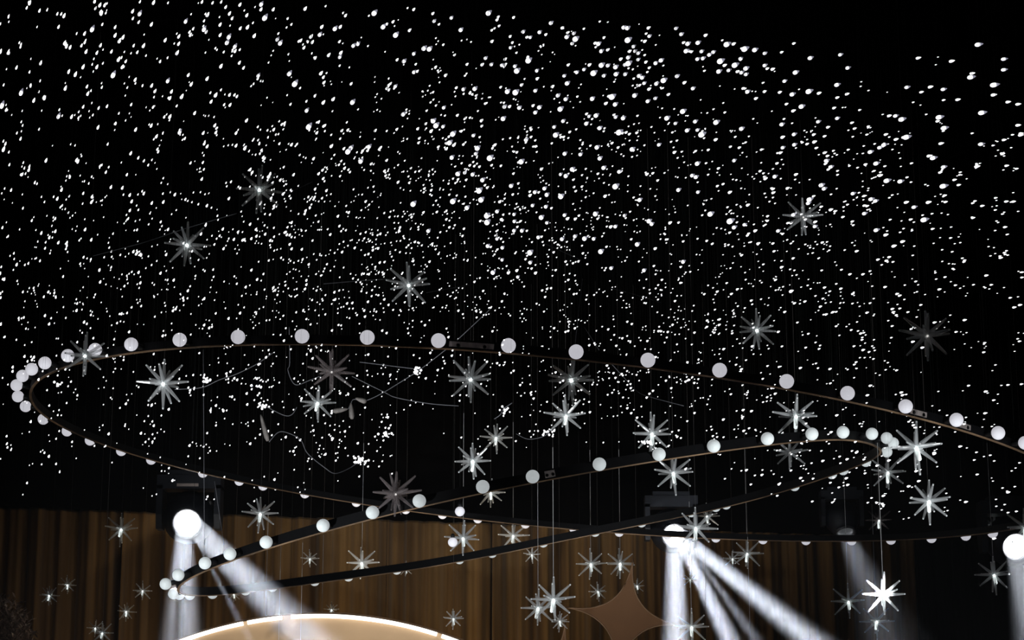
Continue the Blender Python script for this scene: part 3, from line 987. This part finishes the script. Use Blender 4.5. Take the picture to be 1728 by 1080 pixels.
bulbs = []     # (px, py, size_px)
r = random.Random(5)
for (ox, oy), txt in BIG.items():
    for k, s in enumerate(txt.split(',')):
        x, y = map(float, s.split())
        px, py = ox + x / 4, oy + y / 4
        base = 6.6 if (ox, oy) in ((864, 0), (432, 260), (864, 260)) else 5.9
        if (ox, oy) == (0, 0):
            base = 5.0
        bulbs.append((px, py, base * r.uniform(0.70, 1.0) * r.choice((1, 1, 1.12, 1.45))))
bulbs.sort(key=lambda q: -q[2])


def place(px, py, s, k=None):
    ry = ray(px, py)
    t = ry.z / ry.y
    dmax = min(23.0, (CEIL - 0.25 - CAM.z) / t)
    dmin = max(8.6, 2.45 / t)
    return dmin, max(dmax, dmin + 0.2)


dm = MB()
prof = drop(10, 8)
dm.lathe(prof, 10, mis=[0, 0, 0, 0, 1, 1, 1, 1])
BULB = dm.mesh('fairy_bulb', [M['led_lens'], M['led_cap']])


def axis_quat(px, py):
    cx, sz, el = lean(px, py)
    a = Vector((cx, 0.0, sz)).normalized()
    return a.to_track_quat('Z', 'Y'), el


rest = []
strings = []
for i, (px, py, s) in enumerate(bulbs):
    dmin, dmax = place(px, py, s)
    d = min(max(F * 0.0235 / s, dmin), dmax)
    w = s * d / F
    q, el = axis_quat(px, py)
    p = at(px, py, d)
    if i < 300:
        o = obj('fairy_bulb', BULB, None, p, q, (w, w, w * el))
        tag(o, 'larger glowing teardrop fairy bulb hanging under the black ceiling', 'fairy bulb', 'larger fairy bulbs')
        strings.append(p)
    else:
        rest.append((p, w, el, q))

# density of the small lights over the hall, bulbs per 216 x 108 field of view
DEN = [[34, 40, 26, 28, 30, 22, 6, 1],
       [48, 42, 38, 62, 48, 36, 18, 8],
       [50, 60, 118, 130, 112, 80, 66, 46],
       [80, 92, 175, 158, 130, 94, 86, 62],
       [105, 92, 170, 145, 96, 108, 94, 52],
       [75, 75, 85, 88, 105, 135, 78, 30],
       [48, 72, 65, 34, 62, 75, 60, 50],
       [25, 24, 32, 9, 5, 30, 62, 44],
       [0, 0, 0, 0, 0, 0, 6, 10]]
LOW = lambda x: np.interp(x, [0, 120, 260, 420, 640, 860, 1000, 1200, 1300, 1400, 1520, 1600, 1728], [835, 842, 852, 850, 815, 770, 770, 800, 838, 850, 880, 925, 900])
HIGH = lambda x: np.interp(x, [0, 430, 640, 870, 1080, 1180, 1300, 1420, 1500, 1560, 1728], [0, 2, 8, 28, 36, 55, 72, 95, 130, 95, 80])
rr_ = random.Random(21)
small = []
for j, row in enumerate(DEN):
    for i, n in enumerate(row):
        k = 0
        n = int(n * 1.15)
        while k < n:
            x = (i + rr_.random()) * 216
            y = (j + rr_.random()) * 108
            m = 1 if rr_.random() < 0.74 else rr_.choice((2, 2, 3, 4))
            for c_ in range(m):
                xx = x + (rr_.gauss(0, 9) if c_ else 0)
                yy = y + (rr_.gauss(0, 8) if c_ else 0)
                k += 1
                if not (HIGH(xx) < yy < LOW(xx)) or xx < -4 or xx > 1732:
                    continue
                if 670 < xx < 790 and 690 < yy < 815 and rr_.random() < 0.8:
                    continue
                small.append((xx, yy))
# a dotted band of lights inside the upper ring
for x0, y0, n, sx, sy in ((430, 645, 22, 30, 8), (575, 735, 26, 45, 10), (650, 715, 14, 6, 25), (560, 770, 14, 50, 6), (1060, 640, 40, 60, 14), (1400, 800, 22, 50, 14)):
    for _ in range(n):
        small.append((rr_.gauss(x0, sx), rr_.gauss(y0, sy)))
# the field goes on beyond the frame on both sides
for _ in range(1100):
    xx, yy = rr_.uniform(-330, 2060), rr_.uniform(-60, 820)
    if -4 <= xx <= 1732 or (xx > 1732 and yy < 60):
        continue
    small.append((xx, yy))
for px, py in small:
    dmin, dmax = place(px, py, 3)
    d = dmin + (dmax - dmin) * rr_.random() ** 0.7
    big = np.interp(py, [0, 230, 400, 860], [1.22, 1.1, 1.0, 1.08])
    spx = big * rr_.choice((1.4, 1.7, 1.9, 2.1, 2.3, 2.6, 3.0, 3.7))
    w = spx * d / F
    q, el = axis_quat(px, py)
    rest.append((at(px, py, d), w, el, q))

base = MB()
pts = drop(6, 5)
base.lathe(pts, 6)
bv = np.array(base.v)
vs_all, fs_all, nv = [], [], 0
for p, w, el, q in rest:
    m3 = np.array(q.to_matrix())
    v = (bv * np.array([w, w, w * el])) @ m3.T + np.array(p)
    vs_all.append(v)
    fs_all += [tuple(i + nv for i in f) for f in base.f]
    nv += len(bv)
    strings.append(p)
me = bpy.data.meshes.new('fairy_light_field')
me.from_pydata(np.concatenate(vs_all).tolist(), [], fs_all)
me.materials.append(M['led_dot'])
me.update()
fl = obj('fairy_light_field', me)
tag(fl, 'thousands of pinpoint white fairy lights scattered below the black ceiling', 'fairy lights', None, 'stuff')

# the dark strings they hang on
vs_all, fs_all = [], []
e = 0.0005
for p in strings:
    n = len(vs_all)
    for z in (p.z + 0.004, CEIL):
        vs_all += [(p.x + e, p.y, z), (p.x - e * .5, p.y + e, z), (p.x - e * .5, p.y - e, z)]
    fs_all += [(n, n + 1, n + 4, n + 3), (n + 1, n + 2, n + 5, n + 4), (n + 2, n, n + 3, n + 5)]
me = bpy.data.meshes.new('fairy_light_strings')
me.from_pydata(vs_all, [], fs_all)
me.materials.append(M['wire_dark'])
me.update()
tag(obj('fairy_light_strings', me), 'hair-thin dark strings holding the fairy lights', 'strings', None, 'stuff')


# knots of glowing lights
def bundle(px, py, d, w, h, n, label, seed):
    rs = random.Random(seed)
    b = MB()
    for _ in range(n):
        p = at(px + rs.gauss(0, w / 3.2), py + rs.gauss(0, h / 3.2), d + rs.gauss(0, 0.03))
        rad = rs.uniform(1.3, 2.4) * d / F
        b.lathe([(rad * a, rad * c) for a, c in ((0.1, -1), (0.8, -0.5), (0.9, 0.4), (0.1, 1))], 6, mat=Matrix.Translation(p))
    o = b.build('light_bundle', M['led_dot'])
    return tag(o, label, 'light bundle', 'knots of fairy lights', 'stuff')


bundle(606, 777, 17.8, 26, 9, 26, 'wide knot of glowing fairy lights at the end of the curling cable', 1)
bundle(652, 733, 17.6, 12, 8, 10, 'small knot of fairy lights left of the vertical wire at centre', 2)
bundle(350, 641, 17.5, 15, 8, 12, 'knot of fairy lights on the cable inside the left ring end', 3)
bundle(703, 628, 17.4, 13, 13, 16, 'round knot of fairy lights on the long slanting cable', 4)
bundle(852, 691, 17.6, 12, 14, 10, 'knot of fairy lights left of the stacked starbursts', 5)
bundle(924, 730, 17.0, 20, 10, 14, 'knot of fairy lights at the lower left spike of a stacked starburst', 6)
bundle(98, 648, 18.0, 12, 6, 9, 'knot of fairy lights near the left end of the upper ring', 7)
bundle(1091, 747, 17.0, 18, 8, 16, 'knot of fairy lights beneath the starburst touching a globe', 8)
bundle(444, 683, 17.6, 16, 12, 14, 'knot of fairy lights left of the bright starburst under the smoky one', 9)
